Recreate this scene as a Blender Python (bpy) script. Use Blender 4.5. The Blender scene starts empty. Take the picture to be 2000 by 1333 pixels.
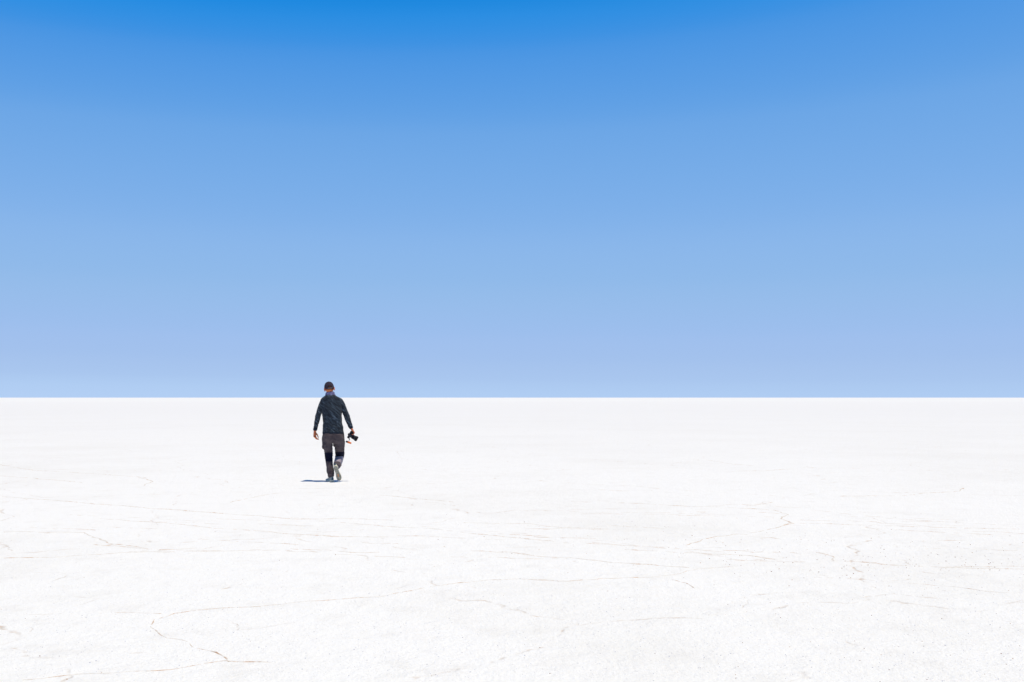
import bpy, bmesh, math, random
from mathutils import Vector, Matrix, noise, geometry
R = math.radians
SC = bpy.context.scene
COL = SC.collection

# ------------------------------------------------------------------ camera
CAM_H, FPX, HOR = 1.53, 1944.44, 777.0          # eye height (m), focal length (px of the 2000 px photo), horizon row
cd = bpy.data.cameras.new("viewpoint"); cam = bpy.data.objects.new("viewpoint", cd); COL.objects.link(cam)
cd.lens = 35; cd.sensor_width = 36; cd.shift_y = 110.5 / 2000
cd.clip_start = 0.1; cd.clip_end = 60000
cam.location = (0, 0, CAM_H); cam.rotation_euler = (R(90), 0, 0)
SC.camera = cam

# ------------------------------------------------------------------ sky, sun, exposure
SUN_EL, SUN_ROT = R(74.8), R(114)
SKY_GAIN = 1.0
w = bpy.data.worlds.new("World"); SC.world = w; w.use_nodes = True
nt = w.node_tree; bg = nt.nodes['Background']
sky = nt.nodes.new('ShaderNodeTexSky'); sky.sky_type = 'NISHITA'; sky.sun_disc = False
sky.sun_elevation = SUN_EL; sky.sun_rotation = SUN_ROT; sky.altitude = 3600
sep = nt.nodes.new('ShaderNodeSeparateColor'); nt.links.new(sky.outputs[0], sep.inputs[0])
mul = nt.nodes.new('ShaderNodeMath'); mul.operation = 'MULTIPLY'; mul.inputs[1].default_value = 0.1
nt.links.new(sep.outputs[1], mul.inputs[0])
rp = nt.nodes.new('ShaderNodeValToRGB'); nt.links.new(mul.outputs[0], rp.inputs[0])
def lin(c):
    return tuple(((v / 255) / 12.92 if v <= 10 else (((v / 255) + 0.055) / 1.055) ** 2.4) for v in c) + (1,)
SKY_STOPS = [(0.150, (14, 118, 210)), (0.172, (34, 138, 224)), (0.188, (75, 150, 227)), (0.225, (108, 166, 230)), (0.319, (134, 180, 234)),
             (0.419, (147, 187, 234)), (0.555, (158, 191, 237)), (0.656, (164, 194, 237)), (0.733, (170, 199, 239)), (0.762, (175, 204, 242)), (0.790, (179, 207, 244)), (1.0, (184, 210, 246))]
rp.color_ramp.interpolation = 'CARDINAL'
el = rp.color_ramp.elements
el[0].position, el[0].color = SKY_STOPS[0][0], lin(SKY_STOPS[0][1])
el[1].position, el[1].color = SKY_STOPS[-1][0], lin(SKY_STOPS[-1][1])
for p_, c_ in SKY_STOPS[1:-1]:
    e_ = el.new(p_); e_.color = lin(c_)
vm = nt.nodes.new('ShaderNodeVectorMath'); vm.operation = 'SCALE'; vm.inputs['Scale'].default_value = 10 * SKY_GAIN
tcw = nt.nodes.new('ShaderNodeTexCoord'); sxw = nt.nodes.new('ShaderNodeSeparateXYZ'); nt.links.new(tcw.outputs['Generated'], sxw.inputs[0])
zd = nt.nodes.new('ShaderNodeMapRange'); zd.inputs[1].default_value = 0.36; zd.inputs[2].default_value = 0.85     # sky dimmed overhead, out of view, to cut shadow fill; dark zenith at altitude
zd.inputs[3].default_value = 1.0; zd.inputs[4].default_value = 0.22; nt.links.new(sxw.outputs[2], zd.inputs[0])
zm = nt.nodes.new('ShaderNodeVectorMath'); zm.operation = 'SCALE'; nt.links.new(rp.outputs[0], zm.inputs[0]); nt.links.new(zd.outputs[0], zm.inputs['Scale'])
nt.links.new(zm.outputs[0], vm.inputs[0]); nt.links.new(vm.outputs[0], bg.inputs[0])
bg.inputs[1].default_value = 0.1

sd = bpy.data.lights.new("sun", 'SUN'); sun = bpy.data.objects.new("sun", sd); COL.objects.link(sun)
sd.energy = 3.70; sd.angle = R(0.53); sd.color = (1.0, 0.900, 0.700)
sdir = Vector((math.cos(SUN_EL) * math.sin(SUN_ROT), math.cos(SUN_EL) * math.cos(SUN_ROT), math.sin(SUN_EL)))
sun.rotation_euler = sdir.to_track_quat('Z', 'Y').to_euler(); sun.location = (0, 0, 30)
SC.view_settings.view_transform = 'Standard'; SC.view_settings.look = 'None'
SC.view_settings.exposure = 0; SC.view_settings.gamma = 1
SC.cycles.max_bounces = 8

# ------------------------------------------------------------------ material helpers
def mat(name, col, rough=0.8, spec=0.3, metal=0.0, sheen=0.0):
    m = bpy.data.materials.new(name); m.use_nodes = True
    b = m.node_tree.nodes['Principled BSDF']
    b.inputs['Base Color'].default_value = (*col, 1); b.inputs['Roughness'].default_value = rough
    b.inputs['Specular IOR Level'].default_value = spec; b.inputs['Metallic'].default_value = metal
    b.inputs['Sheen Weight'].default_value = sheen
    return m, m.node_tree, b
def N(nt, t, **kw):
    n = nt.nodes.new(t)
    for k, v in kw.items(): setattr(n, k, v)
    return n
def coords(nt, scale=(1, 1, 1), rot=(0, 0, 0)):
    tc = N(nt, 'ShaderNodeTexCoord'); mp = N(nt, 'ShaderNodeMapping')
    mp.inputs['Scale'].default_value = scale; mp.inputs['Rotation'].default_value = rot
    nt.links.new(tc.outputs['Object'], mp.inputs['Vector']); return mp.outputs[0]
def noise_tex(nt, vec, scale, detail=4, rough=0.55, dist=0.0):
    n = N(nt, 'ShaderNodeTexNoise'); n.inputs['Scale'].default_value = scale; n.inputs['Detail'].default_value = detail
    n.inputs['Roughness'].default_value = rough; n.inputs['Distortion'].default_value = dist
    nt.links.new(vec, n.inputs['Vector']); return n.outputs['Fac']
def rng(nt, val, a, b, c=0.0, d=1.0, smooth=True):
    n = N(nt, 'ShaderNodeMapRange'); n.interpolation_type = 'SMOOTHSTEP' if smooth else 'LINEAR'
    for i, v in enumerate((a, b, c, d)): n.inputs[i + 1].default_value = v
    nt.links.new(val, n.inputs[0]); return n.outputs[0]
def math_(nt, op, a, b):
    n = N(nt, 'ShaderNodeMath', operation=op)
    for i, v in enumerate((a, b)):
        if isinstance(v, (int, float)): n.inputs[i].default_value = v
        else: nt.links.new(v, n.inputs[i])
    return n.outputs[0]
def mix(nt, f, a, b):
    n = N(nt, 'ShaderNodeMix', data_type='RGBA')
    if isinstance(f, (int, float)): n.inputs[0].default_value = f
    else: nt.links.new(f, n.inputs[0])
    for s, v in ((6, a), (7, b)):
        if isinstance(v, tuple): n.inputs[s].default_value = (*v[:3], 1)
        else: nt.links.new(v, n.inputs[s])
    return n.outputs[2]
def bump(nt, b, h, strength, dist):
    n = N(nt, 'ShaderNodeBump'); n.inputs['Strength'].default_value = strength; n.inputs['Distance'].default_value = dist
    nt.links.new(h, n.inputs['Height']); nt.links.new(n.outputs[0], b.inputs['Normal']); return n
def cloth_mat(name, c1, c2, scale=14, rough=0.85, weave=900, bs=0.25, sheen=0.15):
    m, t, b = mat(name, c1, rough, 0.08, 0, sheen * .5)
    v = coords(t); f = rng(t, noise_tex(t, v, scale, 6, 0.6), 0.3, 0.7)
    t.links.new(mix(t, f, c1, c2), b.inputs['Base Color'])
    h = math_(t, 'ADD', noise_tex(t, v, 26, 5, 0.55), math_(t, 'MULTIPLY', noise_tex(t, v, weave, 2), 0.12))
    bump(t, b, h, bs, 0.012); return m

# ------------------------------------------------------------------ object helpers
def link(name, me, parent=None, material=None, smooth=True):
    o = bpy.data.objects.new(name, me); COL.objects.link(o)
    if parent is not None: o.parent = parent
    if material is not None:
        me.materials.clear(); me.materials.append(material)
    if smooth: me.shade_smooth()
    return o
def tag(o, label=None, cat=None, group=None, kind=None):
    for k, v in (('label', label), ('category', cat), ('group', group), ('kind', kind)):
        if v: o[k] = v
    return o
def bm_mesh(bm, name="m"):
    bmesh.ops.recalc_face_normals(bm, faces=bm.faces)
    me = bpy.data.meshes.new(name); bm.to_mesh(me); bm.free(); return me

# ------------------------------------------------------------------ the salt flat (built before the figure)
def gpt(px, py):
    """the spot on the flat that the photo shows at this pixel"""
    d = CAM_H * FPX / (py - HOR)
    return Vector(((px - 1000) / FPX * d, d, 0))

m_salt, t, b = mat("salt_crust", (0.86, 0.86, 0.87), 0.95, 0.1)
v = coords(t)
warp = N(t, 'ShaderNodeTexNoise'); warp.inputs['Scale'].default_value = 0.9; warp.inputs['Detail'].default_value = 5
t.links.new(v, warp.inputs['Vector'])
wv = N(t, 'ShaderNodeVectorMath', operation='SCALE'); wv.inputs['Scale'].default_value = 1.1
t.links.new(warp.outputs['Color'], wv.inputs[0])
wa = N(t, 'ShaderNodeVectorMath', operation='ADD'); t.links.new(v, wa.inputs[0]); t.links.new(wv.outputs[0], wa.inputs[1])
def voro_edge(scale, width, off):
    o_ = N(t, 'ShaderNodeVectorMath', operation='ADD'); o_.inputs[1].default_value = off
    t.links.new(wa.outputs[0], o_.inputs[0])
    n = N(t, 'ShaderNodeTexVoronoi', feature='DISTANCE_TO_EDGE', voronoi_dimensions='2D'); n.inputs['Scale'].default_value = scale
    t.links.new(o_.outputs[0], n.inputs['Vector'])
    return rng(t, n.outputs['Distance'], 0.0, width * scale, 1.0, 0.0)
patch = noise_tex(t, v, 0.35, 5, 0.6)                       # where the crust is dirtier
dash = rng(t, noise_tex(t, v, 3.0, 4, 0.7), 0.44, 0.62)     # cracks come and go
crackA = math_(t, 'MULTIPLY', voro_edge(0.24, 0.028, (3.1, 7.7, 0)), dash)
crackB = math_(t, 'MULTIPLY', voro_edge(0.7, 0.016, (11.4, 2.3, 0)), rng(t, noise_tex(t, v, 1.7, 4, 0.7), 0.52, 0.7))
mott = rng(t, noise_tex(t, v, 2.4, 8, 0.68), 0.50, 0.72)
streak = rng(t, noise_tex(t, v, 0.12, 8, 0.7), 0.46, 0.66)
base = mix(t, math_(t, 'MULTIPLY', mott, 0.75), (0.945, 0.945, 0.945), (0.86, 0.85, 0.84))
base = mix(t, math_(t, 'MULTIPLY', streak, 0.62), base, (0.835, 0.825, 0.805))
bands = rng(t, noise_tex(t, v, 0.025, 9, 0.72), 0.44, 0.62)
base = mix(t, math_(t, 'MULTIPLY', bands, 0.45), base, (0.83, 0.825, 0.82))
fine = rng(t, noise_tex(t, v, 42, 4, 0.7), 0.55, 0.72)      # greyer grains between the crystals
base = mix(t, math_(t, 'MULTIPLY', fine, 0.34), base, (0.72, 0.73, 0.76))
stain = mix(t, rng(t, noise_tex(t, v, 9, 3), 0.4, 0.7), (0.66, 0.60, 0.54), (0.62, 0.44, 0.30))
base = mix(t, math_(t, 'MULTIPLY', math_(t, 'MAXIMUM', crackA, crackB), rng(t, patch, 0.3, 0.65, 0.35, 0.9)), base, stain)
# grazing-angle grain shade painted in: crust greys with distance, easing beyond the far strip
sx = N(t, 'ShaderNodeSeparateXYZ'); t.links.new(v, sx.inputs[0])
lg = N(t, 'ShaderNodeMath', operation='LOGARITHM'); lg.inputs[1].default_value = 10
t.links.new(math_(t, 'MAXIMUM', sx.outputs[1], 1.0), lg.inputs[0])
wob = math_(t, 'ADD', lg.outputs[0], math_(t, 'MULTIPLY', noise_tex(t, v, 0.006, 4, 0.6), 0.30))
far1 = rng(t, wob, 0.75, 2.30)
far2 = rng(t, wob, 2.62, 2.80, 1.0, 0.84)
base = mix(t, math_(t, 'MULTIPLY', math_(t, 'MULTIPLY', far1, far2), 0.90), base, (0.795, 0.798, 0.815))
t.links.new(base, b.inputs['Base Color'])
gh = math_(t, 'ADD', math_(t, 'MULTIPLY', noise_tex(t, v, 34, 5, 0.65), 1.0), math_(t, 'MULTIPLY', noise_tex(t, v, 6, 4, 0.6), 1.6))
gh = math_(t, 'SUBTRACT', gh, math_(t, 'MULTIPLY', math_(t, 'MAXIMUM', crackA, crackB), 0.35))
bump(t, b, gh, 1.0, 0.016)

bm = bmesh.new()
ys = [-40, -10, 0, 3, 5, 8, 12, 18, 26, 40, 70, 120, 250, 600, 1500, 4000, 12000, 40000]
rows = []
for y in ys:
    wd = 60 + abs(y) * 1.4
    rows.append([bm.verts.new((x * wd, y, 0)) for x in (-1, -0.5, -0.2, 0, 0.2, 0.5, 1)])
for a, c in zip(rows, rows[1:]):
    for i in range(6): bm.faces.new((a[i], a[i + 1], c[i + 1], c[i]))
ground = link("ground", bm_mesh(bm), None, m_salt, False)
tag(ground, "flat white salt crust reaching to the straight horizon", "salt flat", kind="structure")

# rusty salt ridges along the cracks (low crumbly welts that rise out of and sink into the crust)
m_ridge, t, b = mat("stained_salt", (0.6, 0.5, 0.4), 0.95, 0.1)
v = coords(t)
rust = math_(t, 'MULTIPLY', rng(t, noise_tex(t, v, 2.2, 3, 0.6), 0.40, 0.58), rng(t, noise_tex(t, v, 11, 4, 0.7), 0.44, 0.60))
pale = mix(t, rng(t, noise_tex(t, v, 30, 3), 0.35, 0.65), (0.80, 0.775, 0.745), (0.68, 0.645, 0.60))
rc = mix(t, rng(t, noise_tex(t, v, 60, 3, 0.7), 0.4, 0.65), (0.66, 0.46, 0.32), (0.46, 0.26, 0.15))
t.links.new(mix(t, math_(t, 'MULTIPLY', rust, 0.85), pale, rc), b.inputs['Base Color'])
bump(t, b, noise_tex(t, v, 120, 4, 0.6), 0.6, 0.004)
CR = [  # crack lines as (weight, photo pixels)
 (1.0, [(60,1329),(130,1322),(200,1317),(255,1312),(320,1307),(385,1301),(440,1294),(455,1296),(520,1297)]),
 (0.9, [(440,1294),(425,1284),(412,1273),(390,1267),(372,1262),(366,1252),(340,1248),(316,1246),(300,1237),(285,1230),(283,1222),(290,1211),(310,1205),(330,1198),(375,1194),(440,1190),(500,1185),(560,1178),(640,1174),(700,1169),(760,1164),(800,1155),(840,1145),(900,1138),(960,1133),(1010,1130),(1090,1133),(1180,1131),(1260,1129),(1310,1122),(1370,1112),(1430,1106)]),
 (0.35, [(20,1198),(150,1198),(240,1198),(310,1200)]),
 (1.0, [(0,970.7),(86,976),(172,983.6),(258,990),(365,997.7),(464,1006.3),(580,1014.5),(700,1014),(760,1017)]),
 (0.8, [(0,1091),(107,1089),(180,1084.6),(258,1080),(344,1077),(494,1077),(559,1075)]),
 (0.7, [(0,1038),(90,1040),(159,1041.6),(195,1052.4),(223,1061),(266,1067.4),(309,1076)]),
 (0.6, [(193,1013.6),(301,1020),(408,1030),(494,1037),(580,1043.8),(636,1047),(760,1050)]),
 (0.8, [(650,1020),(748,1027.8),(852,1033.9),(908,1040.7),(1006,1051.5),(1123,1061)]),
 (0.8, [(908,1021.4),(1024,1023),(1101,1030.9),(1210,1034)]),
 (1.0, [(989,1078),(1037,1084.6),(1123,1091),(1230,1099.7),(1286,1106),(1338,1109.6)]),
 (0.6, [(1351,1149),(1334,1140.5),(1300,1132)]),
 (0.8, [(1220,1074),(1300,1078),(1386,1082.5),(1450,1085.5),(1520,1092)]),
 (0.75, [(1334,1065.3),(1373,1054.5),(1424,1045),(1489,1038.6),(1515,1031.8),(1547,1022.3),(1521,1014.5),(1521,1010),(1538,1006),(1523,1001.7),(1510,996.5),(1467,994.3),(1407,991),(1300,988)]),
 (0.7, [(1547,1022.3),(1601,1023.6),(1687,1025.7),(1837,1031),(2000,1034)]),
 (0.7, [(1459,988),(1493,985),(1513,980.6)]),
 (1.0, [(1601,1079),(1618,1084.6),(1631,1089),(1627,1096)]),
 (0.65, [(1678,1099.7),(1751,1104),(1850,1108),(2000,1112.6)]),
 (0.45, [(1600,1128),(1730,1135),(1859,1148),(1945,1158),(2030,1162)]),
 (0.8, [(1377,898.4),(1429,907),(1480,910.5)]),
 (0.7, [(1429,921),(1506,919),(1575,914),(1680,915)]),
 (0.8, [(1640,970),(1756,968.5),(1807,964),(1872,960),(1880,953.5)]),
 (1.0, [(275,933),(297,940.6),(279,949)]),
 (0.7, [(451,981.4),(507,969.4),(550,963)]),
 (0.7, [(0,908),(64,919),(129,922.5),(193,926.4),(300,934)]),
 (0.6, [(0,930),(86,936),(163,943)]),
 (0.8, [(740,967.7),(822,975),(886,981.4)]),
 (0.6, [(1350,990),(1250,984),(1120,980)]),
 (0.5, [(650,1083),(720,1085),(800,1090)]),
]
rnd = random.Random(5)
for _ in range(46):                                        # the many faint short ones in the middle distance
    x_, y_ = rnd.uniform(-40, 1900), rnd.triangular(925, 1130, 1040); ln_ = rnd.uniform(70, 300); sl_ = rnd.gauss(.035, .022)
    CR.append((rnd.uniform(.18, .42), [(x_ + ln_ * k_ / 4, y_ + sl_ * ln_ * k_ / 4 + rnd.uniform(-1.2, 1.2) * (y_ - 777) / 250) for k_ in range(5)]))
bm = bmesh.new()
for ci, (wt, pl) in enumerate(CR):
    g = [gpt(*q) for q in pl]
    dist = sum(p.y for p in g) / len(g)
    step = 0.022 if dist < 9 else 0.05
    pts = []
    for a, c in zip(g, g[1:]):
        n = max(2, int((c - a).length / step)); pts += [a.lerp(c, i / n) for i in range(n)]
    pts.append(g[-1])
    wl = []
    for p in pts:                                          # crumbly wander of the line itself
        j = noise.noise_vector(p * 1.9 + Vector((ci, 0, 0))) * 0.075 + noise.noise_vector(p * 6) * 0.03
        wl.append(p + Vector((j.x, j.y, 0)))
    prev = None
    for i, p in enumerate(wl):
        tn = (wl[min(i + 1, len(wl) - 1)] - wl[max(i - 1, 0)]).normalized(); sd_ = Vector((-tn.y, tn.x, 0))
        nz = noise.noise(p * 2.3 + Vector((0, 0, ci * 3))) * 0.75 + noise.noise(p * 11) * 0.85 + noise.noise(p * 37) * 0.6
        h = (nz * (.7 if wt > .85 else 1) + (0.44 if wt > .85 else 0.32 if wt > .5 else .12)) * (0.0060 if dist < 9 else 0.0062) * (wt * .85 + .08)
        hw = (0.007 + 0.006 * max(nz, 0)) * (1 if dist < 9 else 2.2)
        h = min(h, 0.014)
        jit = lambda s: rnd.uniform(-s, s)
        row = [bm.verts.new(p + sd_ * hw * k + Vector((jit(.002), jit(.002), z))) for k, z in
               ((-1.2, -0.006), (-0.45, h * rnd.uniform(.5, .9)), (0, h), (0.5, h * rnd.uniform(.4, .9)), (1.2, -0.006))]
        if prev:
            for k in range(4): bm.faces.new((prev[k], prev[k + 1], row[k + 1], row[k]))
        prev = row
cr = link("salt_ridge", bm_mesh(bm), None, m_ridge, False)
tag(cr, "thin broken rust brown ridges winding across the white salt crust", "salt ridges", kind="stuff")

# loose crumbs: near ones stand out as single grains; some are rust stained
def crumbs(name, n, mat_, seed, label, pick):
    r_ = random.Random(seed); bm = bmesh.new(); k = 0
    while k < n:
        px, py, s = pick(r_)
        if py < 860 or py > 1345: continue
        p = gpt(px, py); k += 1
        res = bmesh.ops.create_icosphere(bm, subdivisions=1, radius=1.0)
        sx_, sy_, sz_ = s * r_.uniform(.7, 1.5), s * r_.uniform(.7, 1.4), s * r_.uniform(.5, 1.0)
        rot = Matrix.Rotation(r_.uniform(0, 6.28), 3, 'Z')
        for vv in res['verts']:
            c = Vector((vv.co.x * sx_, vv.co.y * sy_, vv.co.z * sz_)) * r_.uniform(.75, 1.2)
            vv.co = rot @ c + p + Vector((0, 0, sz_ * 0.25))
    return tag(link(name, bm_mesh(bm), None, mat_, False), label, "salt crumbs", kind="stuff")
def pick_white(r_):
    return r_.uniform(-60, 2060), r_.triangular(900, 1345, 1300), r_.uniform(.0018, .0045)
def pick_rust(r_):
    u = r_.random()
    if u < 0.55: return r_.gauss(1750, 230), r_.gauss(1092, 24), r_.uniform(.0025, .0055)
    if u < 0.70: return r_.gauss(1150, 260), r_.gauss(1050, 22), r_.uniform(.0025, .0055)
    if u < 0.85: return r_.uniform(1400, 2000), r_.uniform(1150, 1340), r_.uniform(.0015, .0038)
    return r_.uniform(0, 2000), r_.uniform(1000, 1340), r_.uniform(.0015, .0038)
m_crumb, t, b = mat("salt_crumb", (0.80, 0.80, 0.83), 0.9, 0.2)
v = coords(t); t.links.new(mix(t, rng(t, noise_tex(t, v, 40, 2), .4, .6), (0.86, 0.86, 0.87), (0.60, 0.60, 0.66)), b.inputs['Base Color'])
m_rcrumb, t, b = mat("rusty_crumb", (0.5, 0.3, 0.2), 0.9, 0.2)
v = coords(t); t.links.new(mix(t, rng(t, noise_tex(t, v, 25, 2), .4, .6), (0.55, 0.38, 0.28), (0.24, 0.13, 0.10)), b.inputs['Base Color'])
crumbs("salt_crumbs", 1500, m_crumb, 3, "fine pale grains of loose salt strewn over the white flat", pick_white)
crumbs("rusty_crumbs", 420, m_rcrumb, 8, "small rust brown grains scattered on the salt, thickest towards the right", pick_rust)

# ------------------------------------------------------------------ the walking person
X0, D = (648 - 1000) / FPX * 18.03, 18.03
TH = math.atan2(-X0, D); cT, sT = math.cos(TH), math.sin(TH)
def P(px, py, y=0.0):
    """photo pixel + depth offset along the walking direction -> the figure's own frame (metres)"""
    r = (px - 1000) / FPX
    x = (r * D - X0 + y * (sT + r * cT)) / (cT - r * sT)
    return Vector((x, y, CAM_H - (py - HOR) / FPX * (D + x * sT + y * cT)))
PX = 18.2 / FPX                                     # metres per photo pixel at the figure
XV, YV, ZV = Vector((1, 0, 0)), Vector((0, 1, 0)), Vector((0, 0, 1))

def ring_pts(c, A, B, ra, rb, n=28, pw=2.0):
    out = []
    for i in range(n):
        a = 2 * math.pi * i / n; ca, sa = math.cos(a), math.sin(a)
        out.append(c + A * (ra * math.copysign(abs(ca) ** (2 / pw), ca)) + B * (rb * math.copysign(abs(sa) ** (2 / pw), sa)))
    return out
def skin_rings(bm, rings, cap=True):
    vs = [[bm.verts.new(p) for p in r] for r in rings]; n = len(vs[0])
    for a, c in zip(vs, vs[1:]):
        for i in range(n): bm.faces.new((a[i], a[(i + 1) % n], c[(i + 1) % n], c[i]))
    if cap:
        for r, rv in ((rings[0], vs[0]), (rings[-1], vs[-1])):
            m = bm.verts.new(sum(r, Vector()) / n)
            for i in range(n): bm.faces.new((rv[i], rv[(i + 1) % n], m))
    return vs
def catmull(vals, sub):
    """vals: list of tuples of floats/Vectors; smooth interpolation"""
    out = []
    for i in range(len(vals) - 1):
        p0, p1, p2, p3 = vals[max(i - 1, 0)], vals[i], vals[i + 1], vals[min(i + 2, len(vals) - 1)]
        for k in range(sub):
            u = k / sub
            out.append(tuple(0.5 * (2 * b_ + (c_ - a_) * u + (2 * a_ - 5 * b_ + 4 * c_ - d_) * u * u + (3 * b_ - a_ - 3 * c_ + d_) * u ** 3)
                             for a_, b_, c_, d_ in zip(p0, p1, p2, p3)))
    out.append(vals[-1]); return out
def tube(bm, knots, ref=XV, sub=5, n=24, pw=2.0, grow=0.0, dome=True):
    """knots: (centre Vector, ra, rb); ra is measured along ref, rb across it"""
    k = catmull([(p, a, b_) for p, a, b_ in knots], sub)
    rings = []
    for i, (p, ra, rb) in enumerate(k):
        T = (k[min(i + 1, len(k) - 1)][0] - k[max(i - 1, 0)][0]).normalized()
        A = (ref - T * ref.dot(T)).normalized(); B = T.cross(A)
        if dome and i == 0:
            for e in (0.35, 0.8): rings.append(ring_pts(p - T * (ra + grow) * (0.9 if e < .5 else .5) * .6, A, B, (ra + grow) * e, (rb + grow) * e, n, pw))
        rings.append(ring_pts(p, A, B, ra + grow, rb + grow, n, pw))
        if dome and i == len(k) - 1:
            for e in (0.8, 0.35): rings.append(ring_pts(p + T * (ra + grow) * (0.9 if e < .5 else .5) * .6, A, B, (ra + grow) * e, (rb + grow) * e, n, pw))
    skin_rings(bm, rings)
def ball(bm, c, rx, ry, rz, rot=None, seg=20):
    res = bmesh.ops.create_uvsphere(bm, u_segments=seg, v_segments=seg * 2 // 3, radius=1)
    for vv in res['verts']:
        q = Vector((vv.co.x * rx, vv.co.y * ry, vv.co.z * rz)); vv.co = (rot @ q if rot else q) + c
def box(bm, c, sx_, sy_, sz_, rot=None, bev=0.0):
    res = bmesh.ops.create_cube(bm, size=1.0)
    for vv in res['verts']: vv.co = Vector((vv.co.x * sx_, vv.co.y * sy_, vv.co.z * sz_))
    vs = res['verts']
    if bev:
        es = list({e for vv in vs for e in vv.link_edges})
        r2 = bmesh.ops.bevel(bm, geom=es, offset=bev, segments=3, profile=0.5, affect='EDGES'); vs = list({v_ for f in r2['faces'] for v_ in f.verts} | {v_ for v_ in vs if v_.is_valid})
    for vv in vs: vv.co = (rot @ vv.co if rot else vv.co) + c
def remesh(bm, voxel, smooth=3, f=0.5):
    me = bm_mesh(bm); o = bpy.data.objects.new("tmp", me); COL.objects.link(o)
    m = o.modifiers.new("r", 'REMESH'); m.mode = 'VOXEL'; m.voxel_size = voxel; m.adaptivity = 0
    s = o.modifiers.new("s", 'SMOOTH'); s.iterations = smooth; s.factor = f
    dg = bpy.context.evaluated_depsgraph_get(); ev = o.evaluated_get(dg)
    out = bpy.data.meshes.new_from_object(ev); bpy.data.objects.remove(o); return out
def displace(me, fn):
    nrm = [v_.normal.copy() for v_ in me.vertices]
    for v_, n_ in zip(me.vertices, nrm): v_.co = v_.co + n_ * fn(v_.co, n_)
def split(me, pred, off=0.0):
    """take the faces whose centre satisfies pred out of me, as a mesh of their own pushed out by off"""
    b1 = bmesh.new(); b1.from_mesh(me); b1.normal_update()
    b2 = b1.copy()
    sel = [pred(f.calc_center_median()) for f in b1.faces]
    b1.faces.ensure_lookup_table(); b2.faces.ensure_lookup_table()
    b2.normal_update()
    for vv in b2.verts: vv.co += vv.normal * off
    bmesh.ops.delete(b2, geom=[f for f, s in zip(list(b2.faces), sel) if not s], context='FACES')
    bmesh.ops.delete(b1, geom=[f for f, s in zip(list(b1.faces), sel) if s], context='FACES')
    # a folded rim so that the raised piece has thickness
    be = [e for e in b2.edges if e.is_boundary]
    r2 = bmesh.ops.extrude_edge_only(b2, edges=be)
    b2.normal_update()
    for g_ in r2['geom']:
        if isinstance(g_, bmesh.types.BMVert):
            pass
    nv = [g_ for g_ in r2['geom'] if isinstance(g_, bmesh.types.BMVert)]
    cen = {}
    for vv in nv:
        nb = [e.other_vert(vv) for e in vv.link_edges if e.other_vert(vv) not in nv]
        if nb: cen[vv] = nb[0]
    for vv, o_ in cen.items():
        fn_ = Vector()
        for f in o_.link_faces:
            if vv not in f.verts: fn_ += f.normal
        if fn_.length > 1e-9: vv.co -= fn_.normalized() * (off + 0.004)
    b1.to_mesh(me); b1.free()
    out = bpy.data.meshes.new("m"); b2.to_mesh(out); b2.free(); return out
def ridged(p, s, seed=0.0):
    return 1.0 - 2.0 * abs(noise.noise(p * s + Vector((seed, seed * 1.7, -seed))))

# --- head frame: +y is where the face looks, z up
HC = P(643.0, 758.4, 0.115)
HM = Matrix.Translation(HC) @ Matrix.Rotation(R(7), 4, 'Z') @ Matrix.Rotation(R(-7.5), 4, 'Y') @ Matrix.Rotation(R(-12), 4, 'X')
def head_pt(d, s=1.0):
    x, y, z = d
    t_ = max(0.0, -z)
    X = 0.076 * x * (1 - 0.26 * t_ * t_)
    Y = (0.094 if y > 0 else 0.100) * y
    if y < 0: Y *= 1 - 0.42 * t_
    Z = (0.108 if z > 0 else 0.118) * z
    if y > 0:
        Y *= 0.96
        for sgn in (-1, 1):
            g = math.exp(-(((X - sgn * .032) / .015) ** 2 + ((Z - .004) / .012) ** 2)); Y -= 0.011 * g
        Y += 0.006 * math.exp(-((X / .05) ** 2 + ((Z - .027) / .012) ** 2))
    return Vector((X, Y, Z)) * s
def sphere_dirs(bm, fn, nu=56, nv=40):
    rings = []
    for j in range(1, nv):
        e = -math.pi / 2 + math.pi * j / nv
        rings.append([fn(Vector((math.cos(e) * math.cos(2 * math.pi * i / nu), math.cos(e) * math.sin(2 * math.pi * i / nu), math.sin(e)))) for i in range(nu)])
    return skin_rings(bm, rings)

# --- limb skeletons (photo pixels + depth)
TOR = [  # py, left px, right px, half depth, y centre
    (770.8, 638.6, 652.2, .078, .098), (773.2, 635.0, 656.0, .088, .095), (776.2, 630.5, 661.8, .096, .093), (779.8, 626.9, 668.0, .102, .092), (785, 625.9, 669.6, .108, .090),
    (793, 627.0, 669.0, .112, .085), (804, 628.9, 667.7, .120, .080), (816, 630.2, 667.6, .112, .080), (826, 631.0, 668.5, .106, .082),
    (836, 630.6, 670.0, .110, .085), (846.5, 629.9, 671.8, .118, .085)]
def torso_rings(grow=0.0, rows=TOR, n=44, pw=2.5, tilt=0.0):
    k = catmull([tuple(r_) for r_ in rows], 5); out = []
    for py, l, r_, hd, yc in k:
        a, c = P(l, py + tilt, yc), P(r_, py - tilt, yc)
        out.append(ring_pts((a + c) / 2, (c - a).normalized(), YV, (c - a).length / 2 + grow, hd + grow, n, pw))
    return out
ARM_L = [(P(631.5, 783.5, .088), .048, .058), (P(627.6, 791, .086), .050, .060), (P(623.8, 803, .080), .0465, .052), (P(620.6, 815, .070), .044, .047),
         (P(618.8, 824, .078), .042, .043), (P(617.0, 833, .094), .037, .038), (P(615.4, 841.0, .108), .0315, .031)]
ARM_R = [(P(663.5, 782.0, .088), .048, .058), (P(668.0, 790, .086), .050, .060), (P(673.3, 803, .078), .048, .053), (P(677.4, 814, .064), .050, .050),
         (P(680.5, 823, .058), .046, .044), (P(683.8, 831, .056), .038, .036), (P(686.3, 837.0, .056), .030, .030)]
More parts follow.
